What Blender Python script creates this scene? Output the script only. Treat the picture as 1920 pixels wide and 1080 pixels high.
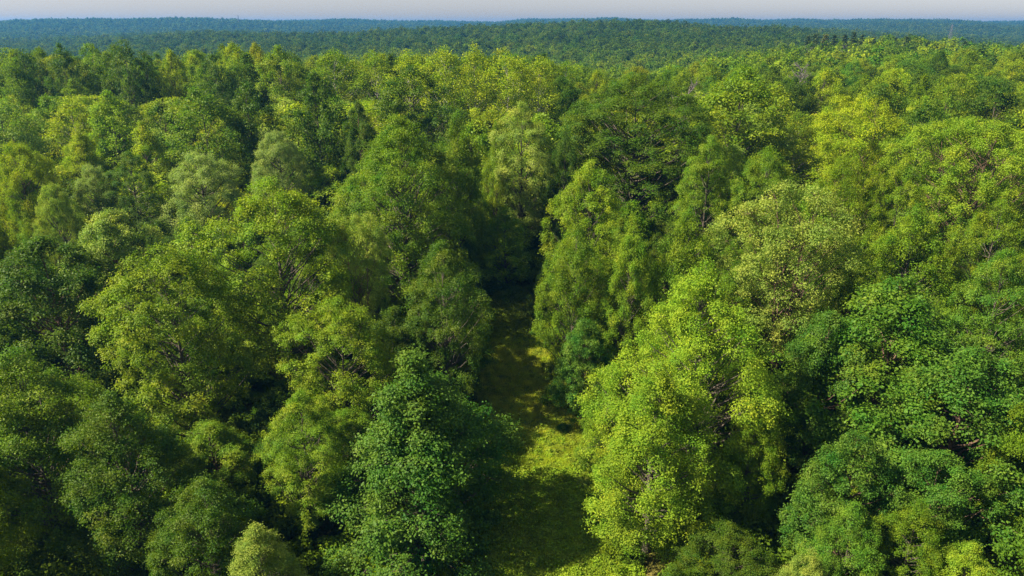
import bpy, math, random
import numpy as np
from mathutils import Vector

# ------------------------------------------------------------------ camera, sky, sun, exposure
for o in list(bpy.data.objects):
    bpy.data.objects.remove(o)
scene = bpy.context.scene
COL = scene.collection
CAM_H = 45.0
F_PX = 1321.0                     # focal length in pixels of the 1920 px wide photograph
PITCH = math.radians(20.6)
cam_d = bpy.data.cameras.new('camera')
cam_d.sensor_width = 36.0
cam_d.lens = 36.0 * F_PX / 1920.0
cam_d.clip_start = 0.5
cam_d.clip_end = 30000
cam = bpy.data.objects.new('camera', cam_d)
cam.location = (0, 0, CAM_H)
cam.rotation_euler = (math.pi / 2 - PITCH, 0, 0)
COL.objects.link(cam)
scene.camera = cam

SUN_EL, SUN_AZ = math.radians(44), math.radians(-101)      # azimuth measured from the view direction (+Y), clockwise
world = bpy.data.worlds.new('World')
scene.world = world
world.use_nodes = True
wn, wl = world.node_tree.nodes, world.node_tree.links
wn.clear()
sky = wn.new('ShaderNodeTexSky')
sky.sky_type = 'NISHITA'
sky.sun_disc = False
sky.sun_elevation = SUN_EL
sky.sun_rotation = SUN_AZ
sky.altitude = 300
sky.air_density = 1.0
sky.dust_density = 1.0
sky.ozone_density = 2.0
hs = wn.new('ShaderNodeHueSaturation')
hs.inputs['Saturation'].default_value = 0.55
bg = wn.new('ShaderNodeBackground')
bg.inputs['Strength'].default_value = 0.053
wo = wn.new('ShaderNodeOutputWorld')
wl.new(sky.outputs[0], hs.inputs['Color'])
air = wn.new('ShaderNodeMix'); air.data_type = 'RGBA'; air.blend_type = 'MULTIPLY'; air.inputs[0].default_value = 1.0
air.inputs[7].default_value = (0.98, 0.955, 1.03, 1)          # the slightly lavender summer air
wl.new(hs.outputs[0], air.inputs[6])
wl.new(air.outputs[2], bg.inputs['Color'])
wl.new(bg.outputs[0], wo.inputs['Surface'])

sd = bpy.data.lights.new('sun', 'SUN')
sd.energy = 5.0
sd.angle = math.radians(0.6)
sd.color = (1.0, 0.89, 0.70)
sun = bpy.data.objects.new('sun', sd)
sv = Vector((math.sin(SUN_AZ) * math.cos(SUN_EL), math.cos(SUN_AZ) * math.cos(SUN_EL), math.sin(SUN_EL)))
sun.rotation_euler = sv.to_track_quat('Z', 'Y').to_euler()
sun.location = (-60, 0, 120)
COL.objects.link(sun)

scene.view_settings.view_transform = 'Standard'
scene.view_settings.look = 'None'
scene.view_settings.exposure = 1.36
scene.view_settings.gamma = 1.0
scene.render.engine = 'CYCLES'
cy = scene.cycles
cy.max_bounces = 8
cy.diffuse_bounces = 5
cy.transmission_bounces = 4
cy.glossy_bounces = 2
cy.volume_bounces = 0
cy.use_denoising = True
cy.denoising_prefilter = 'NONE'
cy.caustics_reflective = False
cy.caustics_refractive = False

# ------------------------------------------------------------------ helpers
def pix(x, y):
    """direction (right, forward, up) of a pixel of the 1920x1080 photograph, not normalised; camera depth 1"""
    a, b = (x - 960) / F_PX, (540 - y) / F_PX
    return a, math.cos(PITCH) + b * math.sin(PITCH), -math.sin(PITCH) + b * math.cos(PITCH)

def set_props(o, label=None, cat=None, group=None, kind=None):
    if label: o['label'] = label
    if cat: o['category'] = cat
    if group: o['group'] = group
    if kind: o['kind'] = kind
    return o

def quads_mesh(name, V, attrs=None, mats=(), smooth=False):
    """V: (n,4,3) array of free quads"""
    n = len(V)
    me = bpy.data.meshes.new(name)
    me.vertices.add(n * 4)
    me.vertices.foreach_set('co', np.ascontiguousarray(V, dtype=np.float32).ravel())
    me.loops.add(n * 4)
    me.loops.foreach_set('vertex_index', np.arange(n * 4, dtype=np.int32))
    me.polygons.add(n)
    me.polygons.foreach_set('loop_start', np.arange(0, n * 4, 4, dtype=np.int32))
    if attrs:
        for k, a in attrs.items():
            at = me.attributes.new(k, 'FLOAT', 'FACE')
            at.data.foreach_set('value', np.ascontiguousarray(a, dtype=np.float32))
    for m in mats: me.materials.append(m)
    me.update(calc_edges=True)
    return me

def poly_mesh(name, verts, faces, mats=(), smooth=True):
    """verts (n,3), faces (m,4) indices"""
    verts = np.asarray(verts, dtype=np.float32); faces = np.asarray(faces, dtype=np.int32)
    me = bpy.data.meshes.new(name)
    me.vertices.add(len(verts)); me.vertices.foreach_set('co', verts.ravel())
    me.loops.add(faces.size); me.loops.foreach_set('vertex_index', faces.ravel())
    me.polygons.add(len(faces)); me.polygons.foreach_set('loop_start', np.arange(0, faces.size, faces.shape[1], dtype=np.int32))
    me.polygons.foreach_set('use_smooth', np.full(len(faces), smooth, dtype=bool))
    for m in mats: me.materials.append(m)
    me.update(calc_edges=True)
    return me

def unit(v):
    return v / np.maximum(np.linalg.norm(v, axis=-1, keepdims=True), 1e-9)

class Tubes:
    def __init__(s): s.v, s.f, s.n = [], [], 0
    def add(s, pts, rad, k=6):
        pts = np.asarray(pts, float); m = len(pts)
        tan = unit(np.gradient(pts, axis=0))
        ref = np.tile(np.array([0.31, 0.77, 0.55]), (m, 1))
        a = unit(np.cross(tan, ref)); b = np.cross(tan, a)
        th = np.linspace(0, 2 * math.pi, k, endpoint=False)
        ring = pts[:, None, :] + np.asarray(rad)[:, None, None] * (np.cos(th)[None, :, None] * a[:, None, :] + np.sin(th)[None, :, None] * b[:, None, :])
        s.v.append(ring.reshape(-1, 3))
        i = np.arange(m - 1)[:, None] * k + np.arange(k)[None, :]
        j = np.arange(m - 1)[:, None] * k + (np.arange(k)[None, :] + 1) % k
        s.f.append(np.stack([i, j, j + k, i + k], -1).reshape(-1, 4) + s.n)
        s.n += m * k
    def mesh(s, name, mats): return poly_mesh(name, np.concatenate(s.v), np.concatenate(s.f), mats)

# ------------------------------------------------------------------ materials
def new_mat(name):
    m = bpy.data.materials.new(name); m.use_nodes = True
    m.node_tree.nodes.clear()
    return m, m.node_tree.nodes, m.node_tree.links

def mathn(N, L, op, a, b=None, c=None):
    n = N.new('ShaderNodeMath'); n.operation = op
    for i, v in enumerate((a, b, c)):
        if v is None: continue
        if hasattr(v, 'is_output'): L.new(v, n.inputs[i])
        else: n.inputs[i].default_value = v
    return n.outputs[0]

def leaf_material(name, source, rough=0.5, spec=0.35, trans=0.3, hue_amp=0.05, val_amp=0.9, noise_scale=0.0):
    """source: 'object' (object colour), 'instancer' (per-instance tint) or an RGB tuple"""
    m, N, L = new_mat(name)
    if source == 'object':
        c = N.new('ShaderNodeObjectInfo').outputs['Color']
    elif source == 'instancer':
        a = N.new('ShaderNodeAttribute'); a.attribute_type = 'INSTANCER'; a.attribute_name = 'tint'
        c = a.outputs['Color']
    else:
        r = N.new('ShaderNodeRGB'); r.outputs[0].default_value = (*source, 1); c = r.outputs[0]
    ra = N.new('ShaderNodeAttribute'); ra.attribute_name = 'rnd'
    ta = N.new('ShaderNodeAttribute'); ta.attribute_name = 'tuft'
    h = N.new('ShaderNodeHueSaturation')
    hue = mathn(N, L, 'MULTIPLY_ADD', ta.outputs['Fac'], -hue_amp, 0.5 + hue_amp * 0.5)
    hue = mathn(N, L, 'MULTIPLY_ADD', ra.outputs['Fac'], -hue_amp * 0.5, mathn(N, L, 'ADD', hue, hue_amp * 0.25))
    val = mathn(N, L, 'MULTIPLY_ADD', ra.outputs['Fac'], val_amp, 1 - val_amp * 0.5)
    val = mathn(N, L, 'MULTIPLY', val, mathn(N, L, 'MULTIPLY_ADD', ta.outputs['Fac'], 0.5, 0.75))
    tcn = N.new('ShaderNodeTexCoord'); nz = N.new('ShaderNodeTexNoise')
    nz.inputs['Scale'].default_value = 0.35; nz.inputs['Detail'].default_value = 1.0
    L.new(tcn.outputs['Object'], nz.inputs['Vector'])
    hue = mathn(N, L, 'ADD', hue, mathn(N, L, 'MULTIPLY_ADD', nz.outputs['Fac'], 0.08, -0.046))
    L.new(hue, h.inputs['Hue']); L.new(val, h.inputs['Value']); L.new(c, h.inputs['Color'])
    h.inputs['Saturation'].default_value = 1.0
    p = N.new('ShaderNodeBsdfPrincipled')
    L.new(h.outputs[0], p.inputs['Base Color'])
    p.inputs['Roughness'].default_value = rough
    p.inputs['Specular IOR Level'].default_value = spec
    t = N.new('ShaderNodeBsdfTranslucent')
    tc = N.new('ShaderNodeMix'); tc.data_type = 'RGBA'; tc.blend_type = 'MULTIPLY'; tc.inputs[0].default_value = 1
    L.new(h.outputs[0], tc.inputs[6]); tc.inputs[7].default_value = (1.35, 1.5, 0.5, 1)
    L.new(tc.outputs[2], t.inputs['Color'])
    mx = N.new('ShaderNodeMixShader'); mx.inputs[0].default_value = trans
    L.new(p.outputs[0], mx.inputs[1]); L.new(t.outputs[0], mx.inputs[2])
    out = N.new('ShaderNodeOutputMaterial'); L.new(mx.outputs[0], out.inputs['Surface'])
    return m

def bark_material(name, c1, c2):
    m, N, L = new_mat(name)
    tc = N.new('ShaderNodeTexCoord')
    mp = N.new('ShaderNodeMapping'); mp.inputs['Scale'].default_value = (6, 6, 1.2)
    nz = N.new('ShaderNodeTexNoise'); nz.inputs['Scale'].default_value = 2.5; nz.inputs['Detail'].default_value = 5
    L.new(tc.outputs['Object'], mp.inputs[0]); L.new(mp.outputs[0], nz.inputs['Vector'])
    r = N.new('ShaderNodeValToRGB')
    r.color_ramp.elements[0].position = 0.35; r.color_ramp.elements[0].color = (*c1, 1)
    r.color_ramp.elements[1].position = 0.65; r.color_ramp.elements[1].color = (*c2, 1)
    L.new(nz.outputs['Fac'], r.inputs[0])
    p = N.new('ShaderNodeBsdfPrincipled'); p.inputs['Roughness'].default_value = 0.9
    L.new(r.outputs[0], p.inputs['Base Color'])
    b = N.new('ShaderNodeBump'); b.inputs['Strength'].default_value = 0.6; b.inputs['Distance'].default_value = 0.05
    L.new(nz.outputs['Fac'], b.inputs['Height']); L.new(b.outputs[0], p.inputs['Normal'])
    out = N.new('ShaderNodeOutputMaterial'); L.new(p.outputs[0], out.inputs['Surface'])
    return m

M_LEAF = leaf_material('leaves_glossy', 'object', rough=0.55, spec=0.16, trans=0.36, hue_amp=0.05, val_amp=0.45)
M_LEAF_SOFT = leaf_material('leaves_soft', 'object', rough=0.6, spec=0.12, trans=0.38, hue_amp=0.05, val_amp=0.4)
M_LEAF_FAR = leaf_material('leaves_far', 'instancer', rough=0.7, spec=0.1, trans=0.36, hue_amp=0.03, val_amp=0.35)
M_NEEDLE = leaf_material('needles', 'object', rough=0.6, spec=0.2, trans=0.1, hue_amp=0.03)
M_BARK = bark_material('bark_grey_brown', (0.035, 0.028, 0.02), (0.14, 0.115, 0.085))
M_BARK_RED = bark_material('bark_reddish', (0.05, 0.03, 0.02), (0.2, 0.12, 0.08))
M_BARK_WHITE = bark_material('bark_white', (0.16, 0.14, 0.11), (0.5, 0.47, 0.4))
M_BARK_DEAD = bark_material('bark_dead', (0.12, 0.1, 0.1), (0.27, 0.23, 0.23))

# ------------------------------------------------------------------ terrain
UK = np.array([-0.70, -0.35, 0.0, 0.15, 0.35, 0.50, 0.70])
YK = np.array([0, 60, 110, 150, 200, 260, 350, 450, 600, 800, 1100, 1400, 2000, 2700, 3600, 4600, 9000.0])
ZK = np.array([
    [0, 0, 0, 0, 0, 0, 0], [0, 0, 0, 0, 0, 0, 0], [4, 4, 4.5, 4.5, 5, 5, 4.5], [9, 9.5, 10, 8, 8, 8, 7],
    [14.5, 14.5, 14, 9, 9, 9.5, 9.5], [11, 12, 12, 5, 9, 12, 11], [-3, -1, 0, -4, 6, 9.5, 8], [-8, -7, -6, -6, 6, 12, 9],
    [-9, -7, -5, -3, -2, 5, 0], [-10, -4, 6, 8, 4, -7, -14], [-10, 8, 21, 20, 15, -4, -14], [-6, -4, 2, 2, 4, 0, -8],
    [4, -4, -14, -10, -6, 0, -4], [31, 28, 4, 0, 5, 12, 10], [24, 26, 37, 38, 36, 29, 26], [26, 28, 34, 34, 33, 30, 27], [20] * 7], float)

def ground(X, Y):
    X = np.asarray(X, float); Y = np.asarray(Y, float)
    Yc = np.clip(Y, 0, 8999)
    u = np.clip(X / np.maximum(Y, 130.0), -0.6999, 0.6999)
    iy = np.clip(np.searchsorted(YK, Yc, 'right') - 1, 0, len(YK) - 2)
    iu = np.clip(np.searchsorted(UK, u, 'right') - 1, 0, len(UK) - 2)
    ty = (Yc - YK[iy]) / (YK[iy + 1] - YK[iy]); tu = (u - UK[iu]) / (UK[iu + 1] - UK[iu])
    ty = ty * ty * (3 - 2 * ty) * 0.6 + ty * 0.4; tu = tu * tu * (3 - 2 * tu)
    z = (ZK[iy, iu] * (1 - ty) + ZK[iy + 1, iu] * ty) * (1 - tu) + (ZK[iy, iu + 1] * (1 - ty) + ZK[iy + 1, iu + 1] * ty) * tu
    a = np.clip((Yc - 250) / 1500, 0, 1)
    z = z + a * (4 * np.sin(X / 410 + 2.0 * np.sin(Y / 700)) + 5 * np.sin(X / 210 + 1.3 * np.sin(Y / 330)) + 3.5 * np.sin(X / 97 + Y / 260 + 2.0) + 2.0 * np.sin(X / 51 - Y / 140))
    z = z + np.clip((Yc - 2200) / 900, 0, 1) * (5 * np.sin(X / 170 + np.sin(Y / 400)) * np.sin(X / 530 + 1.0) + 3 * np.sin(X / 74 + 0.4))
    z = z + np.clip(Yc / 300, 0.15, 1) * 0.5 * np.sin(X / 17 + 0.7) * np.sin(Y / 21)
    return z

def path_x(Y):
    Y = np.asarray(Y, float)
    return np.interp(Y, [20, 45, 62, 80, 100, 112, 130], [3.0, 3.2, 3.0, 0.2, -1.6, -1.2, -1.2])
def path_w(Y):
    return np.interp(np.asarray(Y, float), [20, 45, 62, 75, 88, 96, 101, 104], [5.8, 5.8, 5.2, 4.6, 4.8, 5.2, 3.0, 0.2])

def ground_material():
    m, N, L = new_mat('forest_floor')
    g = N.new('ShaderNodeNewGeometry')
    n1 = N.new('ShaderNodeTexNoise'); n1.inputs['Scale'].default_value = 0.22; n1.inputs['Detail'].default_value = 6
    n2 = N.new('ShaderNodeTexNoise'); n2.inputs['Scale'].default_value = 3.5; n2.inputs['Detail'].default_value = 6
    L.new(g.outputs['Position'], n1.inputs['Vector']); L.new(g.outputs['Position'], n2.inputs['Vector'])
    r1 = N.new('ShaderNodeValToRGB')
    e = r1.color_ramp.elements
    e[0].position = 0.36; e[0].color = (0.15, 0.12, 0.035, 1)
    e[1].position = 0.60; e[1].color = (0.14, 0.19, 0.02, 1)
    k = e.new(0.48); k.color = (0.17, 0.17, 0.03, 1)
    L.new(n1.outputs['Fac'], r1.inputs[0])
    r2 = N.new('ShaderNodeValToRGB')
    r2.color_ramp.elements[0].position = 0.3; r2.color_ramp.elements[0].color = (0.35, 0.35, 0.35, 1)
    r2.color_ramp.elements[1].position = 0.7; r2.color_ramp.elements[1].color = (1.5, 1.5, 1.5, 1)
    L.new(n2.outputs['Fac'], r2.inputs[0])
    mx = N.new('ShaderNodeMix'); mx.data_type = 'RGBA'; mx.blend_type = 'MULTIPLY'; mx.inputs[0].default_value = 1
    L.new(r1.outputs[0], mx.inputs[6]); L.new(r2.outputs[0], mx.inputs[7])
    p = N.new('ShaderNodeBsdfPrincipled'); p.inputs['Roughness'].default_value = 0.95; p.inputs['Specular IOR Level'].default_value = 0.1
    L.new(mx.outputs[2], p.inputs['Base Color'])
    b = N.new('ShaderNodeBump'); b.inputs['Strength'].default_value = 0.8; b.inputs['Distance'].default_value = 0.15
    L.new(n2.outputs['Fac'], b.inputs['Height']); L.new(b.outputs[0], p.inputs['Normal'])
    out = N.new('ShaderNodeOutputMaterial'); L.new(p.outputs[0], out.inputs['Surface'])
    return m

def build_ground():
    n = 361
    s = np.linspace(-1, 1, n)
    xs = np.sign(s) * (np.abs(s) ** 2.6) * 5000
    t = np.linspace(0, 1, n + 60)
    ys = -300 + 330 * t + (t ** 3.2) * 4900
    XX, YY = np.meshgrid(xs, ys)
    ZZ = ground(XX, YY)
    V = np.stack([XX, YY, ZZ], -1).reshape(-1, 3)
    global GROUND_MIN
    GROUND_MIN = float(ZZ.min())
    w = n; h = len(ys)
    i = (np.arange(h - 1)[:, None] * w + np.arange(w - 1)[None, :])
    Fc = np.stack([i, i + 1, i + 1 + w, i + w], -1).reshape(-1, 4)
    o = bpy.data.objects.new('ground', poly_mesh('ground', V, Fc, [ground_material()]))
    o['kind'] = 'structure'
    COL.objects.link(o)
build_ground()

# ------------------------------------------------------------------ tree generator
def profile(kind, t):
    t = np.clip(t, 0, 1)
    if kind == 'round':  return np.sin(np.pi * np.clip(t, 0, 1) ** 0.85) ** 0.55
    if kind == 'dome':   return np.sqrt(np.clip(1 - (t * 1.02 - 0.18) ** 2 / 0.70, 0, 1)) * (0.55 + 0.45 * np.clip(t * 4, 0, 1))
    if kind == 'ovoid':  return np.sin(np.pi * np.clip(t, 0, 1) ** 0.62) ** 0.7
    if kind == 'cone':   return (1 - t) ** 1.15 * (0.75 + 0.25 * np.clip(t * 5, 0, 1)) + 0.05
    if kind == 'flame':  return np.sin(np.pi * np.clip(t, 0, 1) ** 0.55) ** 0.8 * 0.97 + 0.03
    if kind == 'vase':   return (0.25 + 0.75 * np.clip(t / 0.62, 0, 1) ** 0.8) * np.sqrt(np.clip(1 - ((t - 0.5) / 0.53).clip(0) ** 2.2, 0, 1))
    return np.sin(np.pi * t)

def make_leaves(rng, P, N, T, Lg, Wd, fold=0.18):
    B = unit(np.cross(N, T)); T = unit(np.cross(B, N))
    Lg = Lg[:, None]; Wd = Wd[:, None]
    v0 = P - T * Lg * 0.5
    v1 = P + B * Wd * 0.5 + N * Lg * fold * 0.5 + T * Lg * 0.06
    v2 = P + T * Lg * 0.5 - N * Lg * fold * 0.4
    v3 = P - B * Wd * 0.5 + N * Lg * fold * 0.5 + T * Lg * 0.06
    return np.stack([v0, v1, v2, v3], 1)

def make_tree_meshes(name, seed, H, R, cb, prof, nlobe, lr, flat, ntuft, nleaf, leaf, ts=0.32, stretch=1.0,
                     up=0.5, outw=0.5, rndn=0.7, limb=0.35, bark=None, leafmat=None, trunk_r=0.32, forks=1, droop=0.0, asym=0.22, twigs=True, gap=0.78):
    rng = np.random.default_rng(seed)
    ph = rng.uniform(0, 6.28, 6)
    def radius(t, phi):
        a = 1 + asym * (0.6 * np.sin(phi * 2 + ph[0] + 2.5 * t) + 0.5 * np.sin(phi * 3 + ph[1] - 4 * t) + 0.5 * np.sin(phi + ph[2] + 7 * t) + 0.3 * np.sin(phi * 5 + ph[3] + 9 * t))
        return R * profile(prof, t) * a
    lobes, sizes = [], []
    tries = 0
    while len(lobes) < nlobe and tries < nlobe * 60:
        tries += 1
        t = rng.uniform(0, 1) ** 0.9; phi = rng.uniform(0, 2 * math.pi)
        if rng.uniform() > (0.35 + 0.65 * float(profile(prof, t))): continue
        inner = rng.uniform() < 0.10
        q = rng.uniform(0.25, 0.65) if inner else rng.uniform(0.74, 1.03)
        r = max(0.0, float(radius(t, phi)) - lr * 0.45) * q
        z = H * (cb + (1 - cb) * t) - lr * flat * 0.9 * (t > 0.8)
        p = np.array([math.cos(phi) * r, math.sin(phi) * r, z])
        s = lr * rng.uniform(0.55, 1.45) * (1 - (0.55 if prof == 'cone' else 0.25) * t)
        if lobes and np.min(np.linalg.norm((np.array(lobes) - p) * [1, 1, 1.0 / max(flat, 0.4)], axis=1) / (np.array(sizes) + s)) < gap * 0.5: continue
        lobes.append(p); sizes.append(s)
    lobes = np.array(lobes); sizes = np.array(sizes)
    nl = len(lobes)
    # tufts
    axis = np.stack([np.zeros(nl), np.zeros(nl), np.clip(lobes[:, 2], H * cb, H * 0.8) - 0.12 * H], -1)
    outd = unit(lobes - axis)
    d = unit(rng.normal(size=(nl, ntuft, 3)) + outd[:, None, :] * 0.75 + np.array([0, 0, 0.35]))
    rad = rng.uniform(0.25, 1.0, (nl, ntuft, 1)) ** 0.5 * 1.08
    tc = lobes[:, None, :] + d * rad * sizes[:, None, None] * np.array([1, 1, flat * stretch])
    tc[..., 2] -= droop * (1 - d[..., 2]) * sizes[:, None]
    tc = tc.reshape(-1, 3); td = d.reshape(-1, 3)
    lob_id = np.repeat(np.arange(nl), ntuft)
    keep = rng.uniform(size=len(tc)) > 0.08
    tc, td, lob_id = tc[keep], td[keep], lob_id[keep]
    tuft_v = np.clip(rng.uniform(0, 1, nl)[lob_id] * 0.5 + rng.uniform(0, 1, len(tc)) * 0.5, 0, 1)
    # leaves
    off = rng.normal(size=(len(tc), nleaf, 3)) * ts * np.array([1, 1, 0.7 * stretch])
    P = (tc[:, None, :] + off)
    Td = unit(off + rng.normal(size=off.shape) * ts * 0.6 + np.array([0, 0, -0.12]))
    N = unit(np.array([0, 0, up]) + td[:, None, :] * outw + rng.normal(size=off.shape) * rndn)
    n = P.shape[0] * P.shape[1]
    P = P.reshape(-1, 3); Td = Td.reshape(-1, 3); N = N.reshape(-1, 3)
    Lg = leaf * rng.uniform(0.7, 1.35, n); Wd = Lg * rng.uniform(0.5, 0.75, n)
    V = make_leaves(rng, P, N, Td, Lg, Wd)
    crown = quads_mesh(name + '_crown', V, {'rnd': rng.uniform(0, 1, n), 'tuft': np.repeat(tuft_v, nleaf)}, [leafmat])
    # trunk and limbs
    tb = Tubes()
    stems = []
    for k in range(forks):
        a0 = rng.uniform(0, 6.28)
        zz = np.linspace(0, H * 0.86, 12); s = zz / (H * 0.86)
        lean = (0.0 if forks == 1 else R * 0.45) * s ** 1.2
        wob = 0.35 * np.sin(s * 5 + ph[4]) * s
        pts = np.stack([np.cos(a0) * lean + wob, np.sin(a0) * lean + 0.8 * wob * np.sin(3 * s), zz], -1)
        pts[0, 2] = -1.0
        rr = trunk_r * (1 - 0.86 * s) * (1 + 0.5 * np.exp(-s * 25)) * (1 if forks == 1 else 0.7)
        tb.add(pts, rr, 8); stems.append((pts, rr))
    for i in range(nl):
        if rng.uniform() > 0.75: continue
        pts0, rr0 = stems[i % forks]
        L = lobes[i]
        hor = math.hypot(L[0], L[1])
        z0 = np.clip(L[2] - hor * rng.uniform(0.5, 1.0) * (0.5 + limb) - 0.8, H * max(cb * 0.75, 0.08), H * 0.8)
        b0 = np.array([np.interp(z0, pts0[:, 2], pts0[:, j]) for j in range(3)])
        r0 = float(np.interp(z0, pts0[:, 2], rr0)) * 0.5
        s = np.linspace(0, 1, 6)[:, None]
        mid = (b0 + L) / 2 + np.array([0, 0, -0.10 * hor]) + rng.normal(size=3) * 0.25
        pts = (1 - s) ** 2 * b0 + 2 * s * (1 - s) * mid + s ** 2 * L
        pts[1:-1] += rng.normal(size=(4, 3)) * 0.08
        tb.add(pts, np.linspace(max(r0, 0.05), 0.022, 6), 5)
        if twigs:
            idx = np.where(lob_id == i)[0][:6]
            for j in idx:
                e = tc[j]; q = np.stack([L, (L + e) / 2 + rng.normal(size=3) * 0.1, e])
                tb.add(q, [0.025, 0.017, 0.008], 3)
    trunk = tb.mesh(name + '_trunk', [bark])
    return trunk, crown

SPEC = {
 'oak':    dict(H=25, R=7.5, cb=0.16, prof='round', nlobe=120, lr=1.75, flat=0.62, ntuft=17, nleaf=24, leaf=0.30, ts=0.33, up=0.75, outw=0.55, rndn=0.5, bark=M_BARK, leafmat=M_LEAF, asym=0.3),
 'maple':  dict(H=24, R=6.2, cb=0.12, prof='ovoid', nlobe=135, lr=1.45, flat=0.75, ntuft=15, nleaf=24, leaf=0.28, ts=0.32, stretch=1.25, up=0.5, outw=0.55, rndn=0.6, bark=M_BARK, leafmat=M_LEAF, asym=0.26),
 'walnut': dict(H=20, R=7.0, cb=0.10, prof='dome', nlobe=90, lr=1.9, flat=0.42, ntuft=16, nleaf=30, leaf=0.34, ts=0.38, up=0.8, outw=0.35, rndn=0.5, bark=M_BARK_RED, leafmat=M_LEAF, asym=0.3, droop=0.15),
 'cone':   dict(H=19, R=6.2, cb=0.04, prof='cone', nlobe=120, lr=1.5, flat=0.5, ntuft=16, nleaf=26, leaf=0.29, ts=0.33, up=0.7, outw=0.45, rndn=0.5, bark=M_BARK, leafmat=M_LEAF, asym=0.28, droop=0.12),
 'spire':  dict(H=23, R=5.4, cb=0.06, prof='flame', nlobe=130, lr=1.05, flat=1.0, ntuft=15, nleaf=26, leaf=0.25, ts=0.30, stretch=1.25, up=0.5, outw=0.6, rndn=0.7, bark=M_BARK, leafmat=M_LEAF_SOFT, asym=0.2),
 'fine':   dict(H=17, R=6.0, cb=0.10, prof='dome', nlobe=170, lr=1.05, flat=0.85, ntuft=14, nleaf=26, leaf=0.20, ts=0.27, up=0.3, outw=0.6, rndn=0.8, bark=M_BARK, leafmat=M_LEAF_SOFT, asym=0.14),
 'airy':   dict(H=26, R=4.2, cb=0.36, prof='ovoid', nlobe=85, lr=1.1, flat=1.0, ntuft=14, nleaf=14, leaf=0.24, ts=0.38, up=0.2, outw=0.4, rndn=0.9, bark=M_BARK_WHITE, leafmat=M_LEAF_SOFT, trunk_r=0.2, limb=0.8, asym=0.25),
 'vase':   dict(H=25, R=7.2, cb=0.22, prof='vase', nlobe=105, lr=1.65, flat=0.7, ntuft=16, nleaf=22, leaf=0.29, ts=0.36, up=0.45, outw=0.5, rndn=0.7, bark=M_BARK_RED, leafmat=M_LEAF_SOFT, forks=3, limb=0.7, asym=0.25),
}
SPEC['oak_big'] = dict(SPEC['oak'], H=28, R=10.5, nlobe=230, lr=1.75, ntuft=18, nleaf=22, trunk_r=0.45)
SPEC['maple_big'] = dict(SPEC['maple'], H=28, R=9.5, nlobe=250, lr=1.5, cb=0.06, trunk_r=0.42)
SPEC['spire_big'] = dict(SPEC['spire'], H=25, R=8.0, nlobe=230, lr=1.3, nleaf=22, ntuft=18, stretch=1.1, flat=0.85, up=0.6, cb=0.02, trunk_r=0.4, leaf=0.24)
SPEC['walnut_big'] = dict(SPEC['walnut'], H=22, R=9.5, nlobe=170, nleaf=28, trunk_r=0.4)
SPEC['cone_big'] = dict(SPEC['cone'], H=19, R=8.2, nlobe=130, lr=2.1, flat=0.55, ntuft=22, nleaf=26, trunk_r=0.36)
SPEC['cone']['asym'] = 0.42
SPEC['vase_big'] = dict(SPEC['vase'], H=27, R=9.6, nlobe=190, nleaf=22, trunk_r=0.4)
for k_ in ('oak', 'maple', 'spire', 'walnut', 'cone', 'vase'): SPEC[k_ + '_big']['asym'] = SPEC[k_]['asym'] * 1.25
NVAR = {'oak_big': 1, 'maple_big': 1, 'spire_big': 1, 'walnut_big': 1, 'cone_big': 1, 'vase_big': 1, 'oak': 3, 'maple': 3, 'walnut': 2, 'cone': 1, 'spire': 2, 'fine': 1, 'airy': 2, 'vase': 2}
PROTO = {}
def proto(kind, lod, k):
    key = (kind, lod, k)
    if key in PROTO: return PROTO[key]
    s = dict(SPEC[kind])
    if lod == 'high': s['leaf'] *= 0.68; s['nleaf'] = int(s['nleaf'] * 1.8); s['ts'] *= 0.92; s['rndn'] *= 0.85; s['gap'] = 0.98; s['trunk_r'] = s.get('trunk_r', 0.32) * 1.15
    if lod == 'mid':
        s['nlobe'] = int(s['nlobe'] * 0.62); s['lr'] *= 1.25; s['ntuft'] = 15; s['nleaf'] = int(s['nleaf'] * 0.68); s['leaf'] *= 1.3; s['ts'] *= 1.25; s['twigs'] = False; s['gap'] = 0.7
    if lod == 'far':
        s['nlobe'] = 42; s['lr'] *= 1.45; s['ntuft'] = 9; s['nleaf'] = 4; s['leaf'] *= 3.6; s['ts'] *= 1.6; s['twigs'] = False; s['leafmat'] = M_LEAF_FAR; s['gap'] = 0.7
    if lod == 'tiny':
        s['nlobe'] = 24; s['lr'] *= 1.8; s['ntuft'] = 8; s['nleaf'] = 3; s['leaf'] *= 5.5; s['ts'] *= 2.0; s['twigs'] = False; s['leafmat'] = M_LEAF_FAR; s['gap'] = 0.6
    seed = (sum(map(ord, kind)) * 131 + k * 17 + {'high': 0, 'mid': 5, 'far': 9, 'tiny': 12}[lod])
    tr, cr = make_tree_meshes(f'{kind}_{lod}', seed, **s)
    PROTO[key] = (tr, cr, s)
    return PROTO[key]

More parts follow.
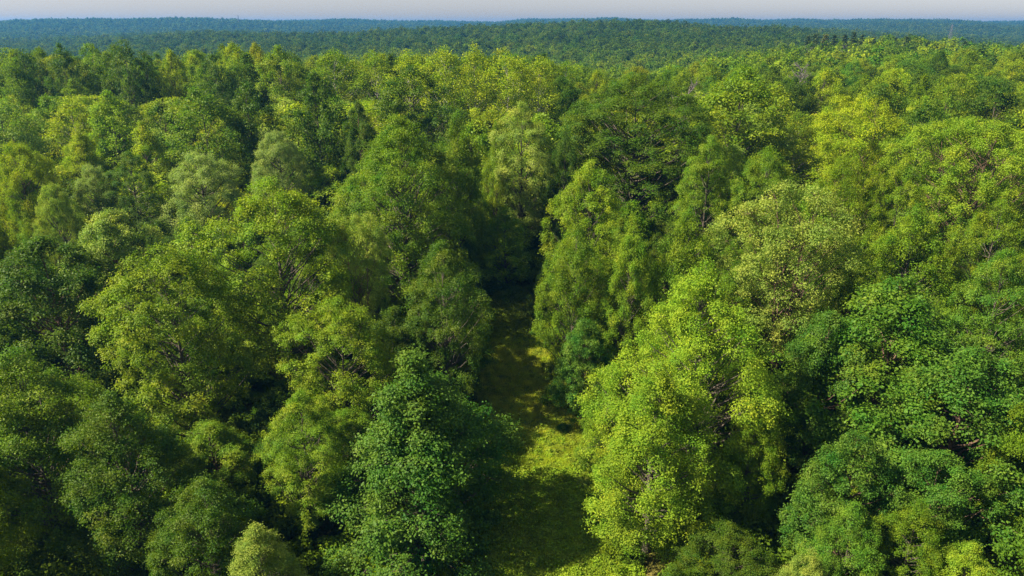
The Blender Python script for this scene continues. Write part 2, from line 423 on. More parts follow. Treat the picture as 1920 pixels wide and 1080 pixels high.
GROUP_OF = {'oak': 'broad-crowned trees of the near wood', 'maple': 'oval-crowned trees of the near wood', 'walnut': 'flat-layered trees of the near wood',
            'cone': 'cone-shaped trees of the near wood', 'spire': 'upright feathery trees of the near wood', 'fine': 'fine-leaved domed trees of the near wood',
            'airy': 'pale-trunked airy trees of the near wood', 'vase': 'open fork-trunked trees of the near wood'}
FIRST = {}
def place_tree(kind, lod, k, x, y, z, h, w, rz, color, label):
    tr, cr, s = proto(kind, lod, k)
    key = (kind, lod, k)
    if key not in FIRST:
        nm = {'airy': 'birch_tree'}.get(kind, 'broadleaf_tree')
        root = bpy.data.objects.new(nm, None); root.empty_display_size = 1
        t = bpy.data.objects.new('trunk', tr); c = bpy.data.objects.new('crown', cr)
        t.parent = root; c.parent = root
        FIRST[key] = (root, t, c)
    else:
        r0, t0, c0 = FIRST[key]
        root, t, c = r0.copy(), t0.copy(), c0.copy()
        t.parent = root; c.parent = root
    for o in (root, t, c): COL.objects.link(o)
    root.location = (x, y, z - 0.1)
    root.rotation_euler = (0, 0, rz)
    sx = w / (2 * s['R']); root.scale = (sx, sx, h / s['H'])
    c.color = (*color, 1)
    set_props(root, label, 'tree', GROUP_OF[kind.replace('_big', '')])
    return root

# colours of the leaves (linear albedo)
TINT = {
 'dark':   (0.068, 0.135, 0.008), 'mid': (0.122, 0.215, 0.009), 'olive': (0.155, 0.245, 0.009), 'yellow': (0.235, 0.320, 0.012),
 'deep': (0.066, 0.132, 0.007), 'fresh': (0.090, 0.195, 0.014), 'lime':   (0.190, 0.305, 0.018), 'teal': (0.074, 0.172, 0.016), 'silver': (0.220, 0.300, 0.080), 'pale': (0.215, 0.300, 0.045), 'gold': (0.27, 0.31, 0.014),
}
TINT_WORD = {'dark': 'dark green', 'mid': 'mid green', 'olive': 'olive green', 'yellow': 'yellow-green', 'lime': 'bright lime green', 'fresh': 'fresh green', 'deep': 'deep green',
             'teal': 'bluish green', 'silver': 'silvery green', 'pale': 'pale green', 'gold': 'golden green'}

# hero trees: apex x, apex y, crown width (photo pixels), height m, kind, variant, tint, short name used by neighbours' labels, full label
HERO = [
 (772, 658, 450, 20, 'cone', 0, 'teal', 'bluish cone-shaped tree', 'bluish green cone-shaped tree standing beside the near end of the grassy trail'),
 (1325, 498, 350, 25, 'spire', 0, 'lime', 'great lime tree', 'great bright lime tree with feathery upright sprays beside the grassy trail'),
 (1240, 690, 250, 18.5, 'spire', 1, 'lime', 'lower lime tree', 'lower yellow-lime tree growing against the front of the great lime tree'),
 (478, 990, 190, 12, 'spire', 0, 'pale', 'small pale treetop', 'small pale green treetop lit up at the bottom edge of the photo'),
 (505, 342, 270, 27.5, 'oak', 0, 'olive', 'tall olive oak', 'tall olive green oak towering over the trees beside it, trunk showing below'),
 (300, 468, 250, 24, 'oak', 1, 'olive', 'lower olive oak', 'olive green oak one step lower than the tall olive oak it touches'),
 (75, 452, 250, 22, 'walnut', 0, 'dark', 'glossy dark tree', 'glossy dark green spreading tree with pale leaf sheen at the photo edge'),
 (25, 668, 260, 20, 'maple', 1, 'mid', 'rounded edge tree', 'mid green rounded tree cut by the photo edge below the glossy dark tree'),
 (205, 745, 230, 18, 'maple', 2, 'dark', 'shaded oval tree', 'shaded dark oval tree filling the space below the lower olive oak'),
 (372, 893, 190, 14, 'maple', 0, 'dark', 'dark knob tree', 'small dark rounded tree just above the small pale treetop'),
 (560, 745, 170, 15, 'oak', 2, 'mid', 'low oak by the cone-shaped tree', 'low mid green oak between the tall olive oak and bluish cone-shaped tree'),
 (632, 565, 200, 19, 'oak', 0, 'olive', 'olive oak skirt', 'lesser olive tree hugging the lower flank of the tall olive oak'),
 (745, 222, 290, 29, 'maple', 0, 'mid', 'tall sheeny maple', 'tall mid green maple with silvery sheen overlooking the trail, highest beside it'),
 (856, 224, 130, 27, 'maple', 1, 'mid', 'deep green maple', 'deep green maple squeezed between the sheeny maple and the pale round tree'),
 (668, 405, 115, 23, 'vase', 0, 'pale', 'pale layered tree', 'pale green layered tree in front of the tall sheeny maple'),
 (828, 462, 165, 22, 'oak', 2, 'dark', 'dark trailside tree', 'tree coloured dark for the shade, leaning over the edge of the trail'),  # dark leaf tint paints in the shade that falls on this crown
 (735, 575, 150, 15, 'maple', 0, 'dark', 'dark thicket tree', 'dark green thicket tree directly behind the bluish cone-shaped tree'),
 (978, 200, 145, 27, 'oak', 2, 'pale', 'pale round tree', 'pale olive round-headed tree with bare trunk closing the end of the trail'),
 (1195, 148, 320, 31, 'oak', 0, 'deep', 'great dark oak', 'great deep green spreading oak, largest crown beyond the end of the trail'),
 (1108, 305, 150, 25, 'oak', 1, 'olive', 'yellowish oak', 'yellowish green oak in front of the great dark oak'),
 (1185, 414, 112, 23, 'spire', 1, 'lime', 'slender lime tree', 'slender bright lime tree with egg-shaped crown behind the great lime tree'),
 (1080, 418, 125, 22, 'maple', 0, 'mid', 'narrow trailside tree', 'narrow mid green tree overhanging the trail next to the slender lime tree'),
 (1098, 600, 120, 13, 'walnut', 1, 'teal', 'low bluish tree', 'low bluish green tree with drooping layers touching the trail edge'),
 (1145, 745, 100, 9, 'walnut', 0, 'mid', 'low layered tree', 'low layered tree between the trail and the lower lime tree'),
 (1500, 358, 255, 26, 'vase', 1, 'pale', 'forked pale tree', 'pale green tree with several reddish forked trunks showing at its foot'),
 (1292, 408, 160, 23, 'maple', 1, 'mid', 'green tree behind the lime trees', 'mid green tree rising just behind the great lime tree'),
 (1395, 133, 200, 29, 'oak', 1, 'olive', 'olive oak beside the great dark oak', 'tall olive green oak standing beside the great dark oak'),
 (1618, 188, 165, 27, 'vase', 0, 'yellow', 'yellow-tipped tree', 'yellow-tipped tree between the tall olive oak and the bright-topped tree'),
 (1835, 230, 250, 27, 'vase', 1, 'lime', 'bright-topped tree', 'broad bright-topped lime green tree with pale limbs at the photo edge'),
 (1690, 535, 330, 22, 'walnut', 1, 'fresh', 'great layered walnut', 'great fresh green layered walnut below the forked pale tree'),
 (1560, 590, 180, 19, 'walnut', 0, 'teal', 'walnut in the gap', 'bluish green walnut between the great lime tree and the great layered walnut'),
 (1890, 478, 190, 22, 'oak', 2, 'fresh', 'oak over the walnut', 'mid green oak at the photo edge just behind the great layered walnut'),
 (1830, 660, 300, 19, 'walnut', 0, 'teal', 'lit walnut', 'bluish green walnut with sunlit pale layers at the photo edge'),
 (1610, 815, 200, 14.5, 'walnut', 1, 'teal', 'shaded low walnut', 'shaded low walnut in the dark hollow beside the lower lime tree'),
 (1770, 850, 200, 13, 'walnut', 0, 'teal', 'second low walnut', 'low dark bluish walnut under the sunlit pale layers of another'),
 (1605, 945, 150, 11, 'maple', 2, 'fresh', 'small fresh maple', 'small fresh green maple standing below the shaded low walnut'),
 (1725, 945, 150, 11, 'maple', 1, 'mid', 'twin maple', 'small mid green maple next to its twin, nearer the photo corner'),
 (1525, 1035, 120, 9, 'spire', 1, 'pale', 'pale feathery top', 'pale feathery treetop peeping over the bottom edge near the dark hollow'),
 (1830, 1020, 150, 9.5, 'maple', 0, 'lime', 'corner lime tree', 'small lime green rounded tree in the photo corner'),
 (1420, 760, 120, 14, 'spire', 0, 'mid', 'green flank tree', 'mid green feathery tree on the shaded flank of the great lime tree'),
 (585, 138, 130, 28, 'maple', 0, 'dark', 'tall dark oval tree', 'tall dark green oval tree with a bright sunlit rim, rising alone'),
 (372, 290, 170, 21, 'fine', 0, 'silver', 'large silvery dome', 'large silvery green domed tree with fine leaves, behind the lower olive oak'),
 (170, 312, 115, 19, 'fine', 0, 'silver', 'small silvery dome', 'small silvery green domed tree standing apart from the larger silvery dome'),
 (516, 250, 120, 20, 'fine', 0, 'silver', 'dull silvery dome', 'dull silvery domed tree half hidden behind the tall olive oak'),
 (28, 272, 140, 24, 'fine', 0, 'yellow', 'yellow edge tree', 'yellow-green smooth-crowned tree cut by the photo edge above the glossy dark tree'),
 (40, 318, 90, 20, 'spire', 1, 'lime', 'yellow spire', 'narrow yellow-lime tree in front of the yellow smooth-crowned edge tree'),
 (200, 172, 105, 23, 'spire', 0, 'lime', 'lime steeple', 'steep lime green tree catching the sun above the small silvery dome'),
 (145, 238, 105, 20, 'spire', 1, 'yellow', 'yellow steeple', 'steep yellow-green tree just below the lime steeple-shaped tree'),
 (262, 228, 80, 19, 'spire', 0, 'yellow', 'yellow cone', 'small yellow-green cone-topped tree between silvery domes'),
 (372, 168, 150, 25, 'oak', 1, 'mid', 'spreading oak above the silvery dome', 'spreading mid green oak right above the large silvery dome'),
 (460, 160, 110, 25, 'maple', 2, 'dark', 'dark neighbour of the oval tree', 'dark green tree standing next to the tall dark oval tree'),
 (240, 290, 110, 21, 'oak', 2, 'dark', 'dark tree between the silvery domes', 'dark tree with a low crown between the two silvery domes'),
 (95, 350, 100, 20, 'fine', 0, 'pale', 'dusty tree', 'dusty pale green tree above the glossy dark tree, below the small silvery dome'),
 (40, 420, 75, 17, 'spire', 1, 'lime', 'small lime top', 'small lime green top poking up behind the glossy dark tree'),
 (200, 400, 170, 19, 'walnut', 1, 'pale', 'pale layered crown', 'pale green layered crown beneath the small silvery dome'),
 (770, 128, 140, 27, 'oak', 2, 'dark', 'dark domed oak', 'dark domed oak in front of the pale-trunked yellow trees'),
 (670, 195, 80, 24, 'walnut', 0, 'dark', 'dark layered tree', 'dark layered tree between the tall dark oval tree and dark domed oak'),
 (930, 235, 60, 24, 'maple', 2, 'olive', 'olive slip', 'small olive tree tucked beside the pale round tree'),
 (1060, 250, 80, 24, 'maple', 1, 'dark', 'dark wedge tree', 'dark wedge of a tree between pale round tree and great dark oak'),
 (1250, 128, 120, 24, 'fine', 0, 'olive', 'streaky olive tree', 'olive tree with streaky upright foliage right behind the great dark oak'),
 (1100, 180, 100, 26, 'maple', 0, 'olive', 'olive oval tree', 'olive oval tree behind the flank of the great dark oak'),
 (1335, 262, 130, 25, 'oak', 2, 'mid', 'green companion', 'mid green tree pressed against the great dark oak, on its shaded flank'),
 (1440, 290, 140, 23, 'oak', 0, 'mid', 'mid oak', 'mid green oak under the tall olive oak, above the forked pale tree'),
 (1700, 300, 120, 24, 'oak', 1, 'olive', 'olive oak below', 'olive oak below the yellow-tipped tree with dark interior limbs'),
 (1600, 300, 130, 23, 'vase', 1, 'olive', 'open olive tree', 'open-crowned olive tree below the yellow-tipped tree'),
 (1720, 400, 180, 22, 'maple', 1, 'mid', 'green mass', 'mid green tree between the forked pale tree and bright-topped tree'),
 (1880, 380, 150, 22, 'oak', 0, 'olive', 'olive tree under the bright top', 'olive tree partly hidden under the bright-topped tree at the photo edge'),
 (1655, 160, 110, 24, 'oak', 2, 'dark', 'dark knobbly tree', 'dark knobbly tree just beyond the yellow-tipped tree'),
 (1740, 190, 130, 24, 'oak', 0, 'dark', 'dark rounded oak', 'dark rounded oak beyond the bright-topped tree'),
 (1780, 165, 90, 23, 'maple', 0, 'mid', 'green oval tree', 'mid green oval tree rising behind the dark rounded oak'),
 (1875, 155, 120, 24, 'oak', 1, 'dark', 'dark edge oak', 'dark green oak at the photo edge, beyond the bright-topped tree'),
 (318, 97, 70, 24, 'fine', 0, 'yellow', 'round yellow tree', 'round smooth yellow-green tree on the crest of the near wood'),
 (40, 95, 85, 24, 'oak', 0, 'dark', 'dark crest oak at the edge', 'dark oak on the crest at the photo edge'),
 (110, 84, 60, 26, 'oak', 1, 'dark', 'dark crest oak', 'dark knobbly oak standing proud on the crest against the far valley'),
 (168, 84, 65, 25, 'oak', 2, 'mid', 'green crest oak', 'mid green oak on the crest between two dark ones'),
 (228, 79, 75, 27, 'oak', 0, 'dark', 'highest crest oak', 'dark oak with the highest round top on the crest'),
 (268, 98, 50, 24, 'oak', 2, 'dark', 'small crest oak', 'small dark oak sloping down from the highest crest oak'),
 (435, 82, 88, 25, 'fine', 0, 'yellow', 'golden crest tree', 'golden green crest tree beside a second rounder yellow one'),
 (478, 84, 66, 25, 'fine', 0, 'gold', 'round golden crest tree', 'small round golden tree on the crest against the far valley'),
 (520, 88, 90, 26, 'oak', 1, 'olive', 'olive crest oak', 'olive oak with pale speckled top on the crest'),
 (400, 103, 80, 25, 'oak', 2, 'dark', 'speckled dark tree', 'speckled dark tree right after the round smooth yellow-green tree'),
 (625, 92, 90, 25, 'airy', 0, 'olive', 'thin olive birch', 'thin olive tree with airy top on the crest, past the speckled oak'),
 (700, 96, 80, 25, 'airy', 1, 'olive', 'second airy tree', 'airy olive tree with slender stems, between thin olive and yellow birches'),
 (832, 86, 90, 28, 'airy', 0, 'yellow', 'first yellow birch', 'tall airy yellow-green tree with white trunk showing'),
 (888, 86, 80, 28, 'airy', 1, 'yellow', 'second yellow birch', 'tall yellow-green tree with two white trunks, tallest of the pale-trunked trees'),
 (950, 98, 90, 27, 'airy', 0, 'yellow', 'third yellow birch', 'broad yellow-green airy tree above the pale round tree'),
 (1012, 108, 80, 26, 'airy', 1, 'yellow', 'fourth yellow birch', 'yellow-green airy tree next after the broad airy one'),
 (1062, 110, 60, 24, 'airy', 0, 'olive', 'last birch', 'olive airy tree ending the row of pale-trunked trees'),
 (765, 95, 80, 26, 'airy', 1, 'yellow', 'leading yellow birch', 'yellow-green airy tree beginning the row of pale-trunked trees'),
 (1120, 122, 70, 23, 'fine', 0, 'yellow', 'yellow dome', 'small yellow dome on the crest dipping toward the far valley'),
 (1185, 115, 60, 22, 'fine', 0, 'yellow', 'second yellow dome', 'second small yellow dome behind the great dark oak'),
 (1480, 105, 75, 24, 'vase', 0, 'olive', 'olive vase tree', 'olive tree with lumpy top right behind the tall olive oak'),
 (1550, 130, 90, 24, 'fine', 0, 'yellow', 'bright yellow patch tree', 'bright yellow-green tree in the gently rising wood below the pines'),
 (1340, 110, 45, 20, 'fine', 0, 'gold', 'little golden ball', 'little golden ball-shaped tree beside a dark one below the pine hill'),
 (1815, 92, 65, 22, 'fine', 0, 'gold', 'golden dome', 'golden domed tree on the slope at the photo edge'),
]

rng = np.random.default_rng(11)
HPIX = []
heroes = []      # X, Y, radius, name
def solve(px, py, h):
    a, fw, up = pix(px, py)
    t = -up / fw                       # tan of depression
    best = None
    Ys = np.linspace(30, 420, 2000)
    Xs = Ys / fw * a
    d = ground(Xs, Ys) + h - (CAM_H - Ys * t)
    i = np.where((d[:-1] < 0) & (d[1:] >= 0))[0]
    i = i[0] if len(i) else int(np.argmin(np.abs(d)))
    Y = float(Ys[i]); return Y / fw * a, Y, Y / fw, float(abs(d[i]))

for (px, py, w, h, kind, var, tint, short, label) in HERO:
    X, Y, depth, err = solve(px, py, h)
    W = w / F_PX * depth; h *= 1.04
    if err > 1.0: print('hero off', short, round(err, 1), round(Y))
    lod = 'high' if Y < 135 else 'mid'
    if lod == 'high' and kind + '_big' in SPEC and W > 2 * SPEC[kind]['R'] * 1.18: kind = kind + '_big'; var = 0
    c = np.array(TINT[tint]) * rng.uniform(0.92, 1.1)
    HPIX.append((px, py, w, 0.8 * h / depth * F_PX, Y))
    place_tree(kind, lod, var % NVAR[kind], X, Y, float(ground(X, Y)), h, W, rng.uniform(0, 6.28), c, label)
    heroes.append((X, Y, W / 2, short))

# ---- fill trees of the near wood
HX = np.array([[a, b, r] for a, b, r, _ in heroes])
pts = []
def ok(x, y, r):
    if y < 104 and abs(x - path_x(y)) < path_w(y) + r * 0.55: return False
    d = np.hypot(HX[:, 0] - x, HX[:, 1] - y)
    if y < 95 and 3.5 < path_x(y) - x < 15 and rng.uniform() < 0.985: return False
    if np.any(d < (HX[:, 2] + r) * (0.66 if y > 120 else 0.72)): return False
    if pts:
        P = np.array([(p[0], p[1], p[2]) for p in pts])
        if np.any(np.hypot(P[:, 0] - x, P[:, 1] - y) < (P[:, 2] + r) * 0.82): return False
    return True
def project(x, y, z):
    dz = z - CAM_H
    dep = y * math.cos(PITCH) - dz * math.sin(PITCH)
    return 960 + F_PX * x / dep, 540 - F_PX * (y * math.sin(PITCH) + dz * math.cos(PITCH)) / dep, dep
HP = np.array(HPIX)
def in_view(x, y, r):
    px, py, dep = project(x, y, 13.0)
    return py < 1080 + 4 * F_PX / dep and abs(px - 960) < 960 + r * 0.8 * F_PX / dep
def fits(x, y, r, h):
    '''a filler may not stand up in front of a described tree'''
    px, py, dep = project(x, y, float(ground(x, y)) + h)
    near = (HP[:, 4] > y) & (np.abs(HP[:, 0] - px) < HP[:, 2] * 0.5 + 0.6 * r * F_PX / dep)
    return not np.any(near & (py < HP[:, 1] + 0.55 * HP[:, 3]))
cand = 0
while cand < 26000:
    cand += 1
    y = 25 + 265 * math.sqrt(rng.uniform()); x = rng.uniform(-1, 1) * (0.74 * y + 25)
    r = rng.uniform(2.8, 4.6) if y < 110 else rng.uniform(4.4, 7.0)
    if ok(x, y, r): pts.append((x, y, r))
vis = [p for p in pts if in_view(*p)]
rest = [p for p in pts if not in_view(*p)]
vis.sort(key=lambda p: p[1])
N_IND = max(0, 292 - len(HERO))
individual, overflow = vis[:N_IND], vis[N_IND:]
print('heroes', len(HERO), 'fill individual', len(individual), 'overflow', len(overflow), 'outside', len(rest), 'max Y', individual[-1][1])

def fill_kind(x, y):
    u = x / y
    q = rng.uniform()
    if y < 110:
        kind = ['maple', 'walnut', 'oak', 'cone'][int(rng.integers(0, 4))]
        tint = ['dark', 'mid', 'dark', 'mid', 'olive'][int(rng.integers(0, 5))]
    else:
        kind = ['oak', 'maple', 'oak', 'fine', 'vase', 'maple', 'airy', 'walnut'][int(rng.integers(0, 8))]
        tint = ['mid', 'olive', 'dark', 'olive', 'yellow', 'mid', 'pale', 'olive', 'yellow'][int(rng.integers(0, 9))]
        if kind == 'airy': tint = 'yellow'
        if u < -0.3 and tint in ('gold',): tint = 'dark'
    return kind, tint
ORD = ['', 'second ', 'third ', 'fourth ', 'fifth ', 'sixth ', 'seventh ', 'eighth ', 'ninth ', 'tenth ', 'eleventh ', 'twelfth ', 'thirteenth ', 'fourteenth ']
SHAPE = {'oak': 'broad', 'maple': 'oval', 'walnut': 'layered', 'cone': 'pointed', 'spire': 'feathery', 'fine': 'fine-leaved', 'airy': 'airy', 'vase': 'open-crowned'}
used = {}
SEEN = set()
def fill_label(x, y, h, kind, tint):
    d = np.hypot((HX[:, 0] - x), (HX[:, 1] - y))
    i = int(np.argmin(d)); hx, hy, _, nm = heroes[i]
    dx, dy = x - hx, y - hy
    toward = (abs(x - float(path_x(min(y, 112)))) < abs(hx - float(path_x(min(hy, 112)))))
    if abs(dy) >= abs(dx): rel = 'behind' if dy > 0 else 'in front of'
    else: rel = 'on the trail side of' if toward else 'beyond the far flank of'
    size = 'tall' if h > 22.5 else ('low' if h < 16 else 'middling')
    base = f"{TINT_WORD[tint]} {SHAPE[kind]} tree"
    k = (base, rel, nm); n = used[k] = used.get(k, 0) + 1
    o = ORD[n - 1]
    s = f"{size} {TINT_WORD[tint]} {SHAPE[kind]} tree {o}{rel} the {nm}"
    if len(s.replace('-', ' ').split()) > 14: s = f"{TINT_WORD[tint]} {SHAPE[kind]} tree {o}{rel} the {nm}"
    if len(s.replace('-', ' ').split()) > 16: s = f"{SHAPE[kind]} tree {o}{rel} the {nm}"
    while s in SEEN: s = s.replace('tree ', 'tree further ', 1)
    SEEN.add(s)
    return s
for (x, y, r) in individual:
    kind, tint = fill_kind(x, y)
    if y < 52: h = rng.uniform(5, 8)
    elif y < 70: h = rng.uniform(8, 12)
    elif y < 110: h = rng.uniform(12, 17)
    elif y < 135: h = rng.uniform(17, 23)
    else: h = rng.uniform(20, 26)
    if kind == 'cone': h *= 0.9
    while h > 4 and not fits(x, y, r, h): h -= 0.8
    r = min(r, max(1.6, h * 0.42))
    lod = 'high' if y < 105 else 'mid'
    c = np.array(TINT[tint]) * rng.uniform(0.85, 1.15) * (1 + rng.uniform(-0.08, 0.08, 3))
    place_tree(kind, lod, int(rng.integers(0, NVAR[kind])), x, y, float(ground(x, y)), h, 2 * r * 1.12, rng.uniform(0, 6.28), c, fill_label(x, y, h, kind, tint))

# ------------------------------------------------------------------ instancing for what nobody could count
def source_collection(name, meshes):
    c = bpy.data.collections.new(name)
    for i, me in enumerate(meshes):
        o = bpy.data.objects.new(f'{name}_{i:02d}', me); c.objects.link(o)
    return c

def scatter(name, P, rot, scl, idx, tint, coll, kind='stuff'):
    me = bpy.data.meshes.new(name)
    n = len(P)
    me.vertices.add(n); me.vertices.foreach_set('co', np.ascontiguousarray(P, dtype=np.float32).ravel())
    def at(k, t, v, f='value'):
        a = me.attributes.new(k, t, 'POINT'); a.data.foreach_set(f, np.ascontiguousarray(v).ravel())
    at('rz', 'FLOAT', rot.astype(np.float32)); at('scl', 'FLOAT_VECTOR', scl.astype(np.float32), 'vector')
    at('pick', 'INT', idx.astype(np.int32))
    at('tint', 'FLOAT_COLOR', np.concatenate([tint, np.ones((n, 1))], 1).astype(np.float32), 'color')
    o = bpy.data.objects.new(name, me); COL.objects.link(o)
    ng = bpy.data.node_groups.new(name, 'GeometryNodeTree')
    ng.interface.new_socket('Geometry', in_out='INPUT', socket_type='NodeSocketGeometry')
    ng.interface.new_socket('Geometry', in_out='OUTPUT', socket_type='NodeSocketGeometry')
    N, L = ng.nodes, ng.links
    gi, go = N.new('NodeGroupInput'), N.new('NodeGroupOutput')
    ci = N.new('GeometryNodeCollectionInfo'); ci.inputs['Collection'].default_value = coll
    ci.inputs['Separate Children'].default_value = True; ci.inputs['Reset Children'].default_value = True
    io = N.new('GeometryNodeInstanceOnPoints')
    io.inputs['Pick Instance'].default_value = True
    def named(k, t):
        a = N.new('GeometryNodeInputNamedAttribute'); a.data_type = t; a.inputs['Name'].default_value = k
        return a.outputs['Attribute']
    cx = N.new('ShaderNodeCombineXYZ'); L.new(named('rz', 'FLOAT'), cx.inputs['Z'])
    L.new(gi.outputs[0], io.inputs['Points']); L.new(ci.outputs[0], io.inputs['Instance'])
    L.new(named('pick', 'INT'), io.inputs['Instance Index'])
    L.new(cx.outputs[0], io.inputs['Rotation']); L.new(named('scl', 'FLOAT_VECTOR'), io.inputs['Scale'])
    L.new(io.outputs[0], go.inputs[0])
    md = o.modifiers.new('scatter', 'NODES'); md.node_group = ng
    o['kind'] = kind
    return o

FARK = [('oak', 0), ('oak', 1), ('maple', 0), ('maple', 1), ('fine', 0), ('vase', 0)]
def far_set(lod):
    out = [proto(k, lod, v)[1] for k, v in FARK]
    if lod in ('high', 'mid'):
        out = [m.copy() for m in out]
        for m in out: m.materials[0] = M_LEAF_FAR
    return out
FAR_H = np.array([SPEC[k]['H'] for k, _ in FARK]); FAR_R = np.array([SPEC[k]['R'] for k, _ in FARK])
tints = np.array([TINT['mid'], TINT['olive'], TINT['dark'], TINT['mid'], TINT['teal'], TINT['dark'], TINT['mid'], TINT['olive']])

def jitter_grid(y0, y1, s0, s1, umax=0.78):
    out = []
    y = y0
    while y < y1:
        s = s0 + (s1 - s0) * (y - y0) / (y1 - y0)
        n = int(2 * umax * y / s)
        x = (np.arange(n) + 0.5 * rng.uniform() - n / 2) * s
        out.append(np.stack([x + rng.uniform(-0.38, 0.38, n) * s, y + rng.uniform(-0.45, 0.45, n) * s], -1))
        y += s * 0.92
    return np.concatenate(out)

def add_wood(name, XY, lod, hscale=(18, 27), label=None, cull=True, R=None):
    X, Y = XY[:, 0], XY[:, 1]
    Z = ground(X, Y)
    n = len(X)
    h = rng.uniform(*hscale, n) + 2.0 * np.sin(X / 23) * np.sin(Y / 31)
    if cull:
        u = np.clip(((X / Y + 0.8) / 1.6 * 240).astype(int), 0, 239)
        Yg = np.geomspace(120, 4700, 500); keep = np.zeros(n, bool)
        for k in range(240):
            uu = (k + 0.5) / 240 * 1.6 - 0.8
            sl = (ground(uu * Yg, Yg) + 17 - CAM_H) / Yg
            run = np.maximum.accumulate(sl)
            m = u == k
            j = np.clip(np.searchsorted(Yg, Y[m] * 0.985) - 1, 0, 499)
            keep[m] = (Z[m] + h[m] + 2 - CAM_H) / Y[m] > run[j] - 0.0025
        X, Y, Z, h = X[keep], Y[keep], Z[keep], h[keep]; n = len(X)
        if R is not None: R = R[keep]
    idx = rng.integers(0, len(FARK), n)
    patch = np.clip((np.sin(X / 60 + 1) * np.sin(Y / 85) + 1) / 2 * 3 + rng.uniform(0, 5, n), 0, 7.99).astype(int)
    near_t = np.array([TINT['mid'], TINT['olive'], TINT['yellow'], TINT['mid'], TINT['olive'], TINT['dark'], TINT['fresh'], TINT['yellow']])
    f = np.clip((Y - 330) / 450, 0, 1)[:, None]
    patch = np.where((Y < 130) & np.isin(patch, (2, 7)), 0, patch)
    tint = (near_t[patch] * 0.9 * (1 - f) + tints[patch] * 0.6 * f) * rng.uniform(0.8, 1.2, (n, 1)) * rng.uniform(0.93, 1.07, (n, 3))  # far leaf colours dimmed with distance, painting in the valley's shade
    w = rng.uniform(5.4, 8.8, n) if R is None else R * 1.12
    scl = np.stack([w / FAR_R[idx], w / FAR_R[idx], h / FAR_H[idx]], -1)
    print(name, n)
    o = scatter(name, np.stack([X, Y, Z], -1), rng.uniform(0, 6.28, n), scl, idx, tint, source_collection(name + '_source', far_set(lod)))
    set_props(o, label, None, None, 'stuff')
    return o

# shading trees just outside the frame and the trees past the individual ones
near_rest = np.array([(p[0], p[1]) for p in rest + overflow]); near_rr = np.array([p[2] for p in rest + overflow])
nearm = near_rest[:, 1] < 125
add_wood('woodland_margin', near_rest[nearm], 'high', (17, 23), cull=False, R=near_rr[nearm])
add_wood('woodland_edge', near_rest[~nearm], 'mid', (18, 25), cull=False, R=near_rr[~nearm])
wg = jitter_grid(290, 1300, 10.0, 12.5)
_a, _f, _u = pix(1660, 70)
wg = wg[~((np.abs(wg[:, 0] / wg[:, 1] - _a / _f) < 0.125) & (wg[:, 1] > 425) & (wg[:, 1] < 470) & (rng.uniform(0, 1, len(wg)) < 0.75))]
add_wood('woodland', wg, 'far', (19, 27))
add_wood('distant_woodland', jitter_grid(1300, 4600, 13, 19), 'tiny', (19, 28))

# understory below and between the trees
def bush_mesh(name, seed, H, R, n):
    r = np.random.default_rng(seed)
    nl = 16
    c = np.stack([r.normal(0, R * 0.45, nl), r.normal(0, R * 0.45, nl), r.uniform(0.25, 0.85, nl) * H], -1)
    k = n // nl
    d = unit(r.normal(size=(nl, k, 3)) + [0, 0, 0.3])
    P = (c[:, None, :] + d * r.uniform(0.3, 1, (nl, k, 1)) * np.array([R * 0.42, R * 0.42, H * 0.24])).reshape(-1, 3)
    m = len(P)
    N = unit(np.array([0, 0, 0.6]) + d.reshape(-1, 3) * 0.5 + r.normal(size=(m, 3)) * 0.6)
    T = unit(r.normal(size=(m, 3)))
    Lg = r.uniform(0.18, 0.34, m)
    return quads_mesh(name, make_leaves(r, P, N, T, Lg, Lg * 0.6), {'rnd': r.uniform(0, 1, m), 'tuft': np.repeat(r.uniform(0, 1, nl), k)}, [M_LEAF_FAR])
bushes = [bush_mesh(f'bush_{i}', 50 + i, 2.6, 2.0, 2600) for i in range(4)]
n = 5200
by = 28 + 150 * np.sqrt(rng.uniform(0, 1, n)); bx = rng.uniform(-1, 1, n) * (0.74 * by + 8)
keep = np.abs(bx - path_x(by)) > path_w(by) + 0.6
keep |= by > 103
bx, by = bx[keep], by[keep]; n = len(bx)
s = rng.uniform(0.6, 1.5, n); s[np.abs(bx - path_x(by)) < path_w(by) + 3] *= 0.6
tb_ = tints[rng.choice([0, 2, 2, 6, 1], n)] * rng.uniform(0.7, 1.2, (n, 1))
o = scatter('undergrowth', np.stack([bx, by, ground(bx, by) - 0.15], -1), rng.uniform(0, 6.28, n), np.stack([s, s, s * rng.uniform(0.7, 1.4, n)], -1), rng.integers(0, 4, n), tb_, source_collection('bush_source', bushes))
set_props(o, 'dense shrubs and saplings under the trees', None, None, 'stuff')

# leafy plants and grass of the trail
def herb_mesh(name, seed, n, R, H, leaf, blade=False):
    r = np.random.default_rng(seed)
    a = r.uniform(0, 6.28, n); q = R * np.sqrt(r.uniform(0, 1, n))
    P = np.stack([np.cos(a) * q, np.sin(a) * q, H * r.uniform(0.15, 1, n) * (1 - 0.6 * q / R)], -1)
    if blade:
        T = unit(np.array([0, 0, 1.0]) + r.normal(size=(n, 3)) * 0.35); N = unit(r.normal(size=(n, 3)) * [1, 1, 0.2]); Lg = leaf * r.uniform(0.7, 1.4, n); Wd = Lg * 0.12
    else:
        N = unit(np.array([0, 0, 1.0]) + r.normal(size=(n, 3)) * 0.45); T = unit(r.normal(size=(n, 3))); Lg = leaf * r.uniform(0.6, 1.3, n); Wd = Lg * 0.7
    return quads_mesh(name, make_leaves(r, P, N, T, Lg, Wd), {'rnd': r.uniform(0, 1, n), 'tuft': np.full(n, r.uniform())}, [M_LEAF_FAR])
